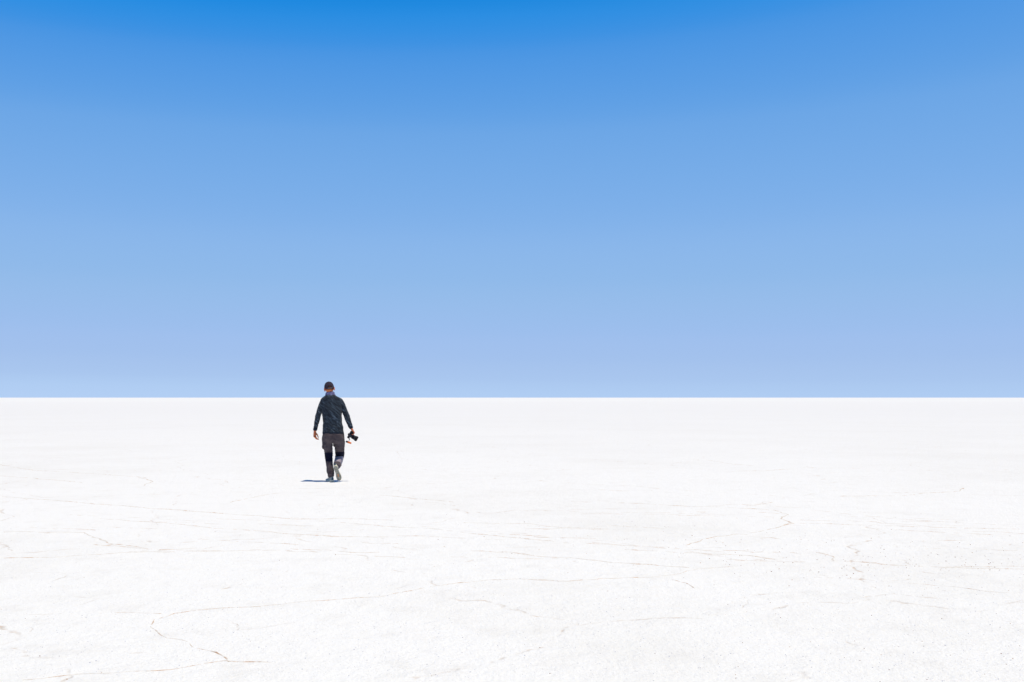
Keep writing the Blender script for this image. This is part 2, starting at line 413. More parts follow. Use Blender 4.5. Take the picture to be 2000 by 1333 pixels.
LEG_L = [(P(640.5, 858, .095), .086, .105), (P(639.6, 868, .100), .082, .096), (P(641.4, 879, .106), .070, .084), (P(642.0, 888, .112), .065, .072),
         (P(642.6, 898, .108), .060, .066), (P(643.6, 908, .090), .0585, .068), (P(645.0, 919, .068), .0635, .066), (P(646.3, 925, .060), .057, .062), (P(647.2, 931.0, .062), .050, .058)]
LEG_R = [(P(661.3, 858, .105), .094, .105), (P(662.6, 868, .135), .095, .098), (P(663.4, 878, .205), .081, .088), (P(663.6, 886.5, .275), .077, .080),
         (P(663.2, 892, .290), .072, .076), (P(662.0, 898, .215), .068, .072), (P(660.6, 903.5, .120), .068, .070), (P(659.3, 908, .040), .064, .062), (P(658.4, 912.6, -.040), .053, .053)]
KNEE_R = P(663.5, 889, .30)

# --- shoes: frame from heel and toe
def shoe_frame(heel, toe, up):
    a = (toe - heel).normalized(); u = (up - a * up.dot(a)).normalized(); s_ = a.cross(u)   # s_ = wearer's right
    m = Matrix((s_, a, u)).transposed().to_4x4(); return Matrix.Translation(heel) @ m
LH = Vector((P(649.3, 942, .0).x, 0.0, 0.0)); yaw = R(19)
FR_L = shoe_frame(LH, LH + Vector((-math.sin(yaw), math.cos(yaw), 0)), ZV)
RH = P(654.6, 911.6, -.150); RT = P(664.0, 939.6, .012)
FR_R = shoe_frame(RH, RT, Vector((-.05, .84, .54)))
LEN_R = (RT - RH).length
LEN_L = 0.292

# --- hands
def hand(bm, W, d, n, side, curls, spread, thumb, sc=1.0, grow=0.0):
    """W wrist, d along the palm, n out of the palm, side towards the thumb; curls: three joint angles per finger (index first)"""
    d, n = d.normalized(), (n - d * n.dot(d.normalized())).normalized(); s_ = (d.cross(n)).normalized()
    if s_.dot(side) < 0: s_ = -s_
    L = lambda a: a * sc
    pr = []
    for u, hw_, hd_, sh in ((-.035, .027, .021, 0), (-.01, .028, .020, 0), (.015, .034, .019, .001), (.045, .041, .0175, .001), (.075, .042, .0155, 0), (.092, .038, .012, 0)):
        pr.append(ring_pts(W + d * L(u) + s_ * L(sh), s_, n, L(hw_), L(hd_), 20, 2.4))
    skin_rings(bm, pr)
    ball(bm, W + d * L(.035) + s_ * L(.026) + n * L(.012), L(.016), L(.018), L(.024))        # ball of the thumb
    lens = [(.046, .027, .021), (.050, .031, .022), (.047, .029, .022), (.037, .022, .019)]
    tips = []
    for k in range(4):
        off = (.030, .0105, -.0095, -.0285)[k]; base = W + d * L(.080 + (.0, .005, .002, -.006)[k]) + s_ * L(off)
        p = base; ang = 0; kn = [(p - d * L(.018), L(.0095), L(.0095)), (p, L(.0098), L(.0098))]
        sp = spread * (1.5 - k) * .5
        for j in range(3):
            ang += curls[k][j]
            dr = (d * math.cos(ang) + n * math.sin(ang) + s_ * sp * (1 - min(ang, 1.5) / 1.6)).normalized()
            p = p + dr * L(lens[k][j]); rr = (.0088, .0079, .0066)[j] * (.9 if k == 3 else 1)
            kn.append((p, L(rr), L(rr)))
        tube(bm, kn, s_, 4, 12)
        tips.append(p)
    q = W + d * L(.020) + s_ * L(.022) + n * L(.008); kn = [(q, L(.013), L(.013))]
    for j, (ln, td) in enumerate(zip((.045, .034, .028), thumb)):
        dr = (d * td[0] + s_ * td[1] + n * td[2]).normalized(); q = q + dr * L(ln); kn.append((q, L((.012, .0102, .008)[j]), L((.012, .0098, .0075)[j])))
    tube(bm, kn, n, 4, 12)
    return tips
WL = P(614.9, 844.3, .112); DL = Vector((-.02, .12, -1.0)); NL = Vector((.86, -.5, 0)); SL = Vector((.5, .86, 0))
WR = P(687.3, 838.6, .056); DR = Vector((.50, .02, -.86)); NR = Vector((-.86, -.08, -.50)); SR = Vector((0, 1, 0))

# --- body: one continuous surface
bm = bmesh.new()
sphere_dirs(bm, lambda q: HM @ head_pt(q))
tmp = bmesh.new()                                      # face features and ears in the head frame
tube(tmp, [(Vector((0, .080, .022)), .008, .008), (Vector((0, .090, .002)), .008, .009), (Vector((0, .100, -.020)), .010, .010), (Vector((0, .090, -.030)), .013, .007)], XV, 4, 14)
ball(tmp, Vector((0, .076, -.056)), .023, .0075, .0045); ball(tmp, Vector((0, .072, -.065)), .020, .0085, .0055)
ball(tmp, Vector((0, .058, -.100)), .028, .019, .017)
for sg in (-1, 1):
    ball(tmp, Vector((sg * .040, .052, -.032)), .018, .018, .022)
    ball(tmp, Vector((sg * .046, .018, -.076)), .013, .036, .014, Matrix.Rotation(R(-22), 3, 'X'))
    ro = Matrix.Rotation(R(-sg * 22), 3, 'Z') @ Matrix.Rotation(R(-8), 3, 'X')
    ec = Vector((sg * .083, -.010, -.022))
    kn = []
    for a in range(0, 330, 30):
        aa = R(a - 60); q = Vector((sg * .006, -.017 * math.cos(aa) * (1 if math.sin(aa) > -.2 else .75), .031 * math.sin(aa)))
        kn.append((ec + ro @ q, .0048, .0048))
    tube(tmp, kn, XV, 2, 10)
    ball(tmp, ec, .005, .016, .028, ro); ball(tmp, ec + Vector((-sg * .006, .004, 0)), .010, .012, .020)
    ball(tmp, ec + ro @ Vector((0, .010, -.028)), .006, .009, .009)
tmp.transform(HM); me_ = bm_mesh(tmp); bm.from_mesh(me_)
tube(bm, [(P(644.6, 780, .085), .060, .062), (P(644.2, 773, .090), .058, .060), (P(643.8, 766, .098), .056, .060), (P(643.2, 760, .108), .056, .062)], XV, 4, 24)
skin_rings(bm, torso_rings(-0.014))
pel = [(842, 631, 670.5, .105, .085), (852, 630.5, 671.5, .112, .088), (862, 632, 671, .10, .092)]
skin_rings(bm, torso_rings(-0.016, pel))
for L_ in (ARM_L, ARM_R): tube(bm, [(p + Vector((0, 0, -.006)), a * .66, b_ * .66) for p, a, b_ in L_], YV, 4, 20)
tube(bm, [(ARM_L[-2][0], .026, .028), (ARM_L[-1][0], .0235, .027), (WL, .022, .028)], NL, 3, 16)
tube(bm, [(ARM_R[-2][0], .026, .028), (ARM_R[-1][0], .0235, .027), (WR, .022, .028)], NR, 3, 16)
hand(bm, WL, DL, NL, SL, [(R(30), R(38), R(20)), (R(34), R(42), R(26)), (R(40), R(44), R(28)), (R(44), R(46), R(30))], .10,
     ((.75, .60, .30), (.93, .25, .30), (.90, .05, .42)), 0.98)
hand(bm, WR, DR, NR, SR, [(R(60), R(60), R(30)), (R(64), R(62), R(32)), (R(66), R(64), R(34)), (R(64), R(66), R(40))], .05,
     ((.70, .35, .60), (.55, .10, .83), (.50, -.1, .86)), 0.98)
for L_ in (LEG_L, LEG_R): tube(bm, [(p, a * .72, b_ * .72) for p, a, b_ in L_], XV, 4, 24)
tube(bm, [(LEG_L[-2][0], .036, .036), (LEG_L[-1][0], .034, .036), (FR_L @ Vector((0, .055, .085)), .026, .030), (FR_L @ Vector((0, .085, .058)), .025, .024), (FR_L @ Vector((0, .17, .044)), .025, .012), (FR_L @ Vector((0, .24, .036)), .022, .008)], (FR_L.to_3x3() @ XV), 4, 18)
tube(bm, [(LEG_R[-2][0], .036, .036), (LEG_R[-1][0], .034, .036), (FR_R @ Vector((0, .055, .085)), .026, .030), (FR_R @ Vector((0, .085, .058)), .025, .024), (FR_R @ Vector((0, .17, .044)), .025, .012), (FR_R @ Vector((0, .24, .036)), .022, .008)], (FR_R.to_3x3() @ XV), 4, 18)
me = remesh(bm, 0.0032, 3)
m_skin, t, b = mat("skin", (0.58, 0.18, 0.08), 0.5, 0.4)
v = coords(t)
t.links.new(mix(t, rng(t, noise_tex(t, v, 30, 4), .35, .65), (0.64, 0.205, 0.085), (0.50, 0.125, 0.055)), b.inputs['Base Color'])
b.inputs['Subsurface Weight'].default_value = 0.08; b.inputs['Subsurface Radius'].default_value = (.01, .004, .002)
bump(t, b, noise_tex(t, v, 260, 3), 0.15, 0.002)
person = link("person", me, None, m_skin)
person.location = (X0, D, 0); person.rotation_euler = (0, 0, TH)
tag(person, "person in dark streaked shirt, grey cargo trousers and cap walking away across the salt", "person")

# eyes
m_eye, t, b = mat("eye", (0.75, 0.72, 0.68), 0.2, 0.5)
m_iris, t, b = mat("iris", (0.06, 0.03, 0.015), 0.2, 0.5)
for sg in (-1, 1):
    bm = bmesh.new(); ball(bm, HM @ Vector((sg * .032, .0620, .004)), .0115, .0115, .0115, None, 16)
    ey = link("eye", bm_mesh(bm), person, m_eye)
    bm = bmesh.new(); ball(bm, HM @ Vector((sg * .032, .0672, .003)), .0070, .0070, .0070, None, 14); link("iris", bm_mesh(bm), ey, m_iris)

# hair: cropped shell over the scalp and nape
m_hair, t, b = mat("hair", (0.06, 0.03, 0.018), 0.75, 0.25)
tc = N(t, 'ShaderNodeTexCoord'); mp = N(t, 'ShaderNodeMapping'); mp.inputs['Scale'].default_value = (1, 1, .18)
t.links.new(tc.outputs['Object'], mp.inputs['Vector'])
st = noise_tex(t, mp.outputs[0], 190, 3, .6)
sx = N(t, 'ShaderNodeSeparateXYZ'); t.links.new(tc.outputs['Object'], sx.inputs[0])
thin = rng(t, sx.outputs[2], HC.z - .066, HC.z - .018, 0.60, 0.06, False)       # the crop thins out towards the nape
hf = rng(t, math_(t, 'ADD', st, thin), 0.62, 0.82)
t.links.new(mix(t, hf, (0.085, 0.030, 0.012), (0.60, 0.19, 0.07)), b.inputs['Base Color'])
bump(t, b, st, .5, .003)
bm = bmesh.new()
sphere_dirs(bm, lambda q: head_pt(q, 1.035) + Vector((0, -.001, .001)), 72, 52)
def hair_keep(c):
    if c.y < -.035: return c.z > -.078 + .25 * abs(c.x)
    if c.y < .012: return c.z > .004
    if c.y < .035: return c.z > .012
    return c.z > .045
bmesh.ops.delete(bm, geom=[f for f in bm.faces if not hair_keep(f.calc_center_median())], context='FACES')
bm.transform(HM)
hair = link("hair", bm_mesh(bm), person, m_hair)

# cap
m_cap = cloth_mat("cap_cloth", (0.026, 0.020, 0.034), (0.044, 0.033, 0.050), 30, .85, 700, .3, .1)
m_capd = cloth_mat("cap_strap_cloth", (0.085, 0.085, 0.10), (0.11, 0.10, 0.12), 40)
def cap_edge(y): return -.006 + .26 * y
bm = bmesh.new(); NU, NV = 96, 30; grid = []
CA = (.0890, .1085, .1170)
for i in range(NU):
    a = 2 * math.pi * i / NU; colv = []
    ye = CA[1] * math.sin(a); e0 = math.asin(max(-.9, min(.9, cap_edge(ye) / CA[2])))
    for j in range(NV):
        e = e0 + (math.pi / 2 - e0) * j / NV
        rr = math.cos(max(e, -.05)) ** 0.78 if e > 0 else 1.0
        k_ = 1.0 + 0.006 * math.cos(6 * (a + math.pi / 2))                      # six panels
        zz = CA[2] * (math.sin(e) ** .97 if e > 0 else math.sin(e))
        colv.append(bm.verts.new(Vector((CA[0] * rr * k_ * math.cos(a), CA[1] * rr * k_ * math.sin(a), zz))))
    grid.append(colv)
topv = bm.verts.new(Vector((0, 0, CA[2])))
for i in range(NU):
    g0, g1 = grid[i], grid[(i + 1) % NU]
    for j in range(NV - 1): bm.faces.new((g0[j], g1[j], g1[j + 1], g0[j + 1]))
    bm.faces.new((g0[-1], g1[-1], topv))
z0 = cap_edge(-.108) + .021
def in_open(c): return c.y < -.04 and c.z > z0 and (c.x / .039) ** 2 + ((c.z - z0) / .036) ** 2 < 1
bmesh.ops.delete(bm, geom=[f for f in bm.faces if in_open(f.calc_center_median())], context='FACES')
bm.transform(HM)
cap = link("cap", bm_mesh(bm), person, m_cap)
so = cap.modifiers.new("s", 'SOLIDIFY'); so.thickness = .0032; so.offset = -1
# rim of the opening + strap
bm = bmesh.new(); kn = []
def cap_surf(x, z, k=1.0):
    s_ = max(0, 1 - (x / CA[0]) ** 2 - (max(z, 0) / CA[2]) ** 2); return Vector((x, -CA[1] * s_ ** .42 * k - .002, z))
for a in range(0, 181, 15):
    aa = R(a); kn.append((cap_surf(.040 * math.cos(aa), z0 + .037 * math.sin(aa)), .0030, .0026))
tube(bm, kn, YV, 3, 8); bm.transform(HM)
link("cap_opening_trim", bm_mesh(bm), cap, m_cap)
bm = bmesh.new(); rows = []
for i in range(25):
    x = -.040 + .080 * i / 24; rows.append([cap_surf(x, z_, 1.0) + Vector((0, o_, 0)) for z_, o_ in
        ((z0 - .019, -.0012), (z0 - .003, -.0012), (z0 - .003, .004), (z0 - .019, .004))])
skin_rings(bm, rows); bm.transform(HM); link("strap", bm_mesh(bm), cap, m_capd, False)
bm = bmesh.new(); ball(bm, Vector((0, 0, CA[2] + .003)), .0075, .0075, .005); bm.transform(HM); link("button", bm_mesh(bm), cap, m_cap)
bm = bmesh.new(); rings = []
for i in range(33):                                                            # curved peak at the front
    a = R(20 + 140 * i / 32); q = Vector((CA[0] * math.cos(a), CA[1] * math.sin(a), 0))
    ext = .072 * max(0, math.sin((a - R(20)) / R(140) * math.pi)) ** .55
    row = []
    for u, hz in ((-.04, 1), (.33, 1), (.66, 1), (1, 1), (1, -1), (.66, -1), (.33, -1), (-.04, -1)):
        pt = q + Vector((q.x * .10 * u, ext * u, 0)); row.append(pt + Vector((0, 0, cap_edge(CA[1] * math.sin(a)) + .006 - .06 * ext * u - 2.6 * pt.x ** 2 * u + .0016 * hz)))
    rings.append(row)
skin_rings(bm, rings); bm.transform(HM); link("visor", bm_mesh(bm), cap, m_cap)
bm = bmesh.new()                                                                # stitched eyelets
for ex in (-.032, .030):
    bm = bmesh.new(); ball(bm, cap_surf(ex, .076) + Vector((0, .004, 0)), .0035, .003, .0035, None, 10); bm.transform(HM); link("eyelet", bm_mesh(bm), cap, m_capd)

# neck gaiter: loose tube of cloth, folded
m_buff = cloth_mat("gaiter_cloth", (0.085, 0.078, 0.165), (0.20, 0.20, 0.36), 22, .8, 800, .5)
bm = bmesh.new(); rings = []
GA = [(777.0, 637.0, 655.0, .078, .104, 0), (774.5, 635.6, 655.4, .080, .104, 0), (772.6, 635.3, 654.8, .083, .102, .004), (770.4, 635.6, 653.6, .080, .100, -.004),
      (768.2, 635.8, 652.9, .077, .100, .003), (766.6, 636.3, 652.5, .074, .102, .000), (765.9, 636.9, 651.9, .068, .103, 0), (768.0, 637.8, 651.0, .060, .102, 0)]
for py, l, r_, hd, yc, fo in catmull(GA, 4):
    a, c = P(l, py + 1.1, yc), P(r_, py - 1.0, yc); cen = (a + c) / 2
    rg = ring_pts(cen, (c - a).normalized(), YV, (c - a).length / 2, hd, 48, 2.1); o2 = []
    for i, q in enumerate(rg):
        an = i / 48 * 2 * math.pi; o2.append(q + (q - cen).normalized() * (fo * math.sin(3 * an + py) + .004 * ridged(q, 16, 3)) + Vector((0, .1 * max(0, q.y - .12), -.42 * max(0, q.y - .09) * max(0, min(1, (774 - py) / 6)))))
    rings.append(o2)
skin_rings(bm, rings); me = remesh(bm, .004, 2); displace(me, lambda p, n_: .003 * ridged(Vector((p.x * .6, p.y * .6, p.z * 2.2)), 24, 5))
link("neck_gaiter", me, person, m_buff)

# shirt
m_shirt, t, b = mat("shirt_cloth", (0.02, 0.028, 0.04), .8, .25, 0, .12)
tc = N(t, 'ShaderNodeTexCoord'); sx = N(t, 'ShaderNodeSeparateXYZ'); t.links.new(tc.outputs['Object'], sx.inputs[0])
def streaks(ang, sl, sw, seed):
    ca, sa = math.cos(ang), math.sin(ang)
    u = math_(t, 'ADD', math_(t, 'MULTIPLY', sx.outputs[0], ca), math_(t, 'MULTIPLY', sx.outputs[2], sa))
    q = math_(t, 'ADD', math_(t, 'MULTIPLY', sx.outputs[0], -sa), math_(t, 'MULTIPLY', sx.outputs[2], ca))
    cx = N(t, 'ShaderNodeCombineXYZ'); t.links.new(math_(t, 'MULTIPLY', u, sl), cx.inputs[0]); t.links.new(math_(t, 'MULTIPLY', q, sw), cx.inputs[1])
    t.links.new(math_(t, 'MULTIPLY', sx.outputs[1], sl * 1.5), cx.inputs[2])
    ad = N(t, 'ShaderNodeVectorMath', operation='ADD'); ad.inputs[1].default_value = (seed, seed, seed); t.links.new(cx.outputs[0], ad.inputs[0])
    return noise_tex(t, ad.outputs[0], 1.0, 3, .58, .10)
s1 = rng(t, streaks(R(-41), 9, 84, 0), .52, .66); s2 = rng(t, streaks(R(-36), 22, 170, 9), .54, .70)
sf = math_(t, 'MAXIMUM', s1, math_(t, 'MULTIPLY', s2, .8))
cshirt = mix(t, math_(t, 'MULTIPLY', sf, .75), (0.0040, 0.0080, 0.016), (0.110, 0.155, 0.205))
t.links.new(cshirt, b.inputs['Base Color'])
v = coords(t); bump(t, b, math_(t, 'ADD', noise_tex(t, v, 16, 4, .5), math_(t, 'MULTIPLY', noise_tex(t, v, 800, 2), .08)), .3, .014)
m_rib = cloth_mat("ribbed_cloth", (0.008, 0.013, 0.024), (0.014, 0.022, 0.036), 60)
bm = bmesh.new()
rg = torso_rings(0.0)
rg += [ring_pts((P(630.4, 847.6, .085) + P(671.8, 847.6, .085)) / 2, XV, YV, .192, .110, 44, 2.5)]
skin_rings(bm, rg)
for L_ in (ARM_L, ARM_R): tube(bm, L_, YV, 5, 26, dome=False) if False else tube(bm, [(p, b_, a) for p, a, b_ in L_], YV, 5, 26, dome=False)
me = remesh(bm, .0055, 4)
elL, elR = ARM_L[3][0], ARM_R[3][0]
def shirt_wr(p, n_):
    d_ = .005 * ridged(Vector((p.x * .8, p.y * .8, p.z * 1.0)), 7, 2)
    for e_ in (elL, elR):
        g = math.exp(-((p - e_).length / .09) ** 2); d_ += g * .007 * ridged(Vector((p.x * .5, p.y * .5, p.z * 2.0)), 22, 4)
    for ax in (P(629, 806, .08), P(667.5, 805, .08)):
        g = math.exp(-((p - ax).length / .09) ** 2); d_ += g * .005 * ridged(Vector((p.x + p.z, p.y, (p.z - p.x) * .4)), 20, 6)
    lw = math.exp(-((p.z - P(648, 834, .08).z) / .08) ** 2); d_ += lw * .006 * ridged(Vector((p.x * .6 + p.z * .5, p.y * .6, p.z * 1.6)), 13, 8)
    return d_ - .002
displace(me, shirt_wr)
cz = ((ARM_L[-1][0]), (ARM_R[-1][0])); adL = (ARM_L[-1][0] - ARM_L[-2][0]).normalized(); adR = (ARM_R[-1][0] - ARM_R[-2][0]).normalized()
hemz = P(648, 844.2, 0).z
cuffL = split(me, lambda c: (c - cz[0]).dot(adL) > -.045 and (c - cz[0]).length < .09, .0012)
cuffR = split(me, lambda c: (c - cz[1]).dot(adR) > -.040 and (c - cz[1]).length < .09, .0012)
hem = split(me, lambda c: c.z < hemz and abs(c.x) < .26 and c.x > -.21, .0012)
shirt = link("shirt", me, person, m_shirt)
link("cuff", cuffL, shirt, m_rib); link("cuff", cuffR, shirt, m_rib); link("hem", hem, shirt, m_rib)

# trousers
m_tr = cloth_mat("trouser_cloth", (0.050, 0.039, 0.046), (0.100, 0.080, 0.086), 8, .72, 600, .55, .2)  # lighter second tone paints highlight patches into the cloth colour
m_blk = cloth_mat("stretch_panel", (0.003, 0.004, 0.014), (0.007, 0.008, 0.024), 30, .8, 700, .3, 0)
m_calf_sunlit = cloth_mat("calf_cloth_sunlit", (0.24, 0.205, 0.245), (0.42, 0.36, 0.40), 12, .7, 600, .4, .2)  # calf paled in its colour to stand in for direct sun
bm = bmesh.new()
HIP = [(843.0, 631.0, 670.6, .108, .085), (850, 630.0, 671.9, .118, .085), (856, 629.6, 672.4, .122, .088), (862, 629.6, 672.9, .112, .094), (866, 631.5, 671.5, .085, .100)]
skin_rings(bm, torso_rings(0, HIP, 44, 2.4))
ball(bm, P(641.5, 854.5, .040), .085, .085, .085); ball(bm, P(660.5, 854, .040), .085, .085, .085)
tube(bm, LEG_L, XV, 5, 30, dome=False); tube(bm, LEG_R, XV, 5, 30, dome=False)
box(bm, P(632.0, 866.8, .11), .034, .120, .190, Matrix.Rotation(R(3), 3, 'Y'), .012)          # cargo pocket, left thigh
box(bm, P(671.0, 870.5, .15), .030, .115, .17, Matrix.Rotation(R(2), 3, 'Y') @ Matrix.Rotation(R(-14), 3, 'X'), .012)
me = remesh(bm, .006, 4)
kL, kR = P(642.3, 892, .12), KNEE_R
def tr_wr(p, n_):
    d_ = .006 * ridged(Vector((p.x, p.y, p.z * .9)), 8, 1)
    def loc(c, r_, amp, s_, seed, sl=(1, 1, 1)):
        g = math.exp(-((p - c).length / r_) ** 2); return g * amp * ridged(Vector((p.x * sl[0], p.y * sl[1], p.z * sl[2])), s_, seed)
    d_ += loc(kL, .13, .011, 15, 3, (.6, .6, 1.7)) + loc(kR, .14, .009, 15, 5, (.6, 1.2, 1.5))
    d_ += loc(P(649, 863, .06), .17, .013, 11, 7, (.9, .6, 1.6)) + loc(P(646, 927, .06), .12, .010, 17, 9, (.5, .5, 2.2))
    d_ += loc(P(664, 872, .12), .14, .012, 14, 11, (.7, .7, 1.8)) + loc(P(659, 906, .0), .11, .007, 15, 13, (.7, 1.5, 1.2)) + loc(P(637, 872, .1), .13, .010, 13, 15, (.7, .7, 1.6))
    return d_ - .003
displace(me, tr_wr)
zL1, zL0 = P(643, 884.0, .1).z, P(643, 901.5, .1).z; mid = P(651, 890, .2).x
thR = (LEG_R[2][0] - KNEE_R).normalized(); shR = (LEG_R[8][0] - LEG_R[5][0]).normalized()
panL = split(me, lambda c: c.x < mid and zL0 + .006 * noise.noise(c * 9) < c.z < zL1 + .01 * noise.noise(c * 7), .0015)
zR1, zR0 = P(663, 882.8, .2).z, P(662, 891.6, .25).z
panR = split(me, lambda c: c.x > mid and c.z < zR1 and (c.z > zR0 or (c - KNEE_R).dot(shR) < .055), .0015)
def calf(c): return min((c - (LEG_R[5][0].lerp(LEG_R[8][0], k_ / 8))).length for k_ in range(9)) < .115 and c.x > mid and c.z < zR1 and (c - KNEE_R).dot(shR) < .305
calfR = split(me, calf, .0035)
trs = link("trousers", me, person, m_tr)
tag(link("knee_panel", panL, trs, m_blk)); tag(link("knee_panel", panR, trs, m_blk)); tag(link("calf_panel", calfR, trs, m_calf_sunlit), "grey calf panel, paled as if sunlit")
bm = bmesh.new()
box(bm, P(629.6, 856.8, .100), .016, .085, .062, Matrix.Rotation(R(4), 3, 'Y'), .005)
link("pocket_flap", bm_mesh(bm), trs, m_blk, False)
bm = bmesh.new(); box(bm, P(671.2, 850.2, .095), .022, .060, .070, Matrix.Rotation(R(-6), 3, 'Y'), .008)
link("belt_pouch", bm_mesh(bm), trs, m_blk, False)
bm = bmesh.new(); rings = []                                                   # centre back seam and pocket welts
kn = [(P(650.2, y_, .085) + Vector((0, -hd_, 0)), .0022, .0022) for y_, hd_ in ((847, .119), (852, .127), (857, .132), (861, .128))]
tube(bm, kn, XV, 4, 8)
for cx_, dy_ in ((641.5, 0), (660.5, -.6)):
    tube(bm, [(P(cx_ + dx, 851.2 + dy_ + abs(dx) * .12, .085) + Vector((0, -.132 + abs(dx) * .0012, 0)), .003, .0022) for dx in (-4.5, -2, 0, 2, 4.5)], ZV, 3, 8)
link("seam", bm_mesh(bm), trs, m_tr)

# socks
m_sock = cloth_mat("sock_knit", (0.10, 0.10, 0.13), (0.16, 0.16, 0.20), 50)
for FRx, Lx in ((FR_L, LEG_L), (FR_R, LEG_R)):
    bm = bmesh.new(); tube(bm, [(Lx[-2][0], .040, .040), (Lx[-1][0], .039, .040), (FRx @ Vector((0, .058, .088)), .034, .037), (FRx @ Vector((0, .072, .066)), .031, .031)], FRx.to_3x3() @ XV, 4, 20)
    link("sock", bm_mesh(bm), person, m_sock)
# shoes
m_up = cloth_mat("shoe_mesh", (0.26, 0.31, 0.32), (0.40, 0.42, 0.36), 26, .8, 900, .3, 0)
m_mid, t, b = mat("midsole_foam", (0.78, 0.72, 0.55), .6, .3)
v = coords(t); bump(t, b, noise_tex(t, v, 90, 3), .2, .002)
m_out, t, b = mat("outsole_rubber", (0.30, 0.29, 0.24), .8, .3)
v = coords(t); t.links.new(mix(t, rng(t, noise_tex(t, v, 35, 4), .4, .62), (0.36, 0.36, 0.32), (0.22, 0.21, 0.17)), b.inputs['Base Color'])
m_org, t, b = mat("orange_insert", (0.62, 0.20, 0.05), .6, .3)
v = coords(t); bump(t, b, noise_tex(t, v, 200, 2), .2, .001)
m_dk = cloth_mat("shoe_collar", (0.035, 0.06, 0.085), (0.06, 0.10, 0.14), 40)
m_lace, t, b = mat("lace", (0.62, 0.58, 0.42), .9, .2)
v = coords(t); bump(t, b, noise_tex(t, v, 500, 2), .3, .001)
def outline(u, inner):                      # half widths of a foot along its length; inner = big toe side
    pts = [(0, .020, .020), (.04, .033, .032), (.12, .038, .037), (.30, .036, .033), (.45, .037, .032), (.60, .046, .040), (.72, .050, .045), (.84, .044, .046), (.93, .032, .040), (.98, .018, .027), (1.0, .006, .013)]
    for (a, o1, i1), (c, o2, i2) in zip(pts, pts[1:]):
        if a <= u <= c:
            f_ = (u - a) / (c - a); return (i1 + (i2 - i1) * f_) if inner else (o1 + (o2 - o1) * f_)
    return 0
def shoe(FR, Ln, mirror):
    inner_r = not mirror      # mirror=True: right foot, big toe on the left (-x)
    us = [0, .012, .04, .08, .14, .22, .3, .38, .46, .54, .62, .7, .78, .85, .91, .95, .98, 1.0]
    def xr(u, k=1.0): return outline(u, inner_r) * k
    def xl(u, k=1.0): return outline(u, not inner_r) * k
    def slab(z0_, z1_, k0, k1, rock=.010):
        bm = bmesh.new(); rings = []
        for u in us:
            y = u * Ln; lift = rock * max(0, (u - .72) / .28) ** 2 + .004 * max(0, (.08 - u) / .08)
            l0, r0, l1, r1 = xl(u, k0), xr(u, k0), xl(u, k1), xr(u, k1)
            rings.append([Vector(q) for q in ((-l0, y, z0_ + lift), (0, y, z0_ + lift), (r0, y, z0_ + lift), (r0 * .5 + r1 * .5 + .0015, y, (z0_ + z1_) / 2 + lift), (r1, y, z1_ + lift), (0, y, z1_ + lift), (-l1, y, z1_ + lift), (-(l0 + l1) / 2 - .0015, y, (z0_ + z1_) / 2 + lift))])
        skin_rings(bm, rings); return bm
    # upper
    bm = bmesh.new(); rings = []
    hs = {0: .060, .012: .080, .04: .098, .08: .104, .14: .104, .22: .100, .3: .094, .38: .086, .46: .078, .54: .070, .62: .062, .7: .055, .78: .049, .85: .044, .91: .039, .95: .034, .98: .028, 1.0: .020}
    for u in us:
        y = max(.004, u * Ln - .003); h = hs[u]; lift = .010 * max(0, (u - .72) / .28) ** 2; r_ = []
        wl, wr_ = xl(u, .93), xr(u, .93)
        for i in range(20):
            a = 2 * math.pi * i / 20; ca, sa = math.cos(a), math.sin(a)
            wd = wr_ if ca > 0 else wl
            z = .020 + (h - .020) * (0.5 + 0.5 * math.copysign(abs(sa) ** .8, sa)); tp = 1 - .42 * max(0, sa) ** 2
            r_.append(Vector((wd * math.copysign(abs(ca) ** .75, ca) * tp, y, z + lift)))
        rings.append(r_)
    skin_rings(bm, rings); up_me = remesh(bm, .0035, 3); up_me.transform(FR)
    top = FR @ Vector((0, .06, .085)); 
    s_ = link("shoe", up_me, person, m_up)
    bm = slab(.007, .032, .99, 1.03); bmesh.ops.bevel(bm, geom=[e for e in bm.edges if e.calc_face_angle(0) > 1.0], offset=.002, segments=2, affect='EDGES'); bm.transform(FR); link("midsole", bm_mesh(bm), s_, m_mid)
    bm = slab(.0025, .0085, .93, .97)
    for k_ in range(15):                                          # lugs
        u = .05 + k_ * .062
        if .40 < u < .50: continue
        for sgn in (-1, 1):
            wd = (xr(u, 1) if sgn > 0 else xl(u, 1)) * .86
            for q0, q1 in ((.20, .52), (.60, .98)):
                cx_ = sgn * wd * (q0 + q1) / 2; lift = .010 * max(0, (u - .72) / .28) ** 2
                box(bm, Vector((cx_, u * Ln, .0022 + lift)), wd * (q1 - q0), .0105, .0044, Matrix.Rotation(R(sgn * 18), 3, 'Z'), .0012)
    bm.transform(FR); link("outsole", bm_mesh(bm), s_, m_out, False)
    bm = bmesh.new(); box(bm, Vector((.002, .62 * Ln, .0012)), .013, .060, .0040, None, .0015); bm.transform(FR); link("sole_insert", bm_mesh(bm), s_, m_org, False)
    bm = bmesh.new(); box(bm, Vector((0, .0, .062)), .030, .008, .045, Matrix.Rotation(R(-6), 3, 'X'), .003); bm.transform(FR); link("heel_tab", bm_mesh(bm), s_, m_dk)
    bm = bmesh.new(); kn = []
    for i in range(17):
        a = 2 * math.pi * i / 16; kn.append((Vector((.030 * math.cos(a), .062 + .048 * math.sin(a), .103 - .06 * max(0, math.sin(a)) * .2)), .008, .008))
    tube(bm, kn, ZV, 2, 10); bm.transform(FR); link("collar", bm_mesh(bm), s_, m_dk)
    bm = bmesh.new()
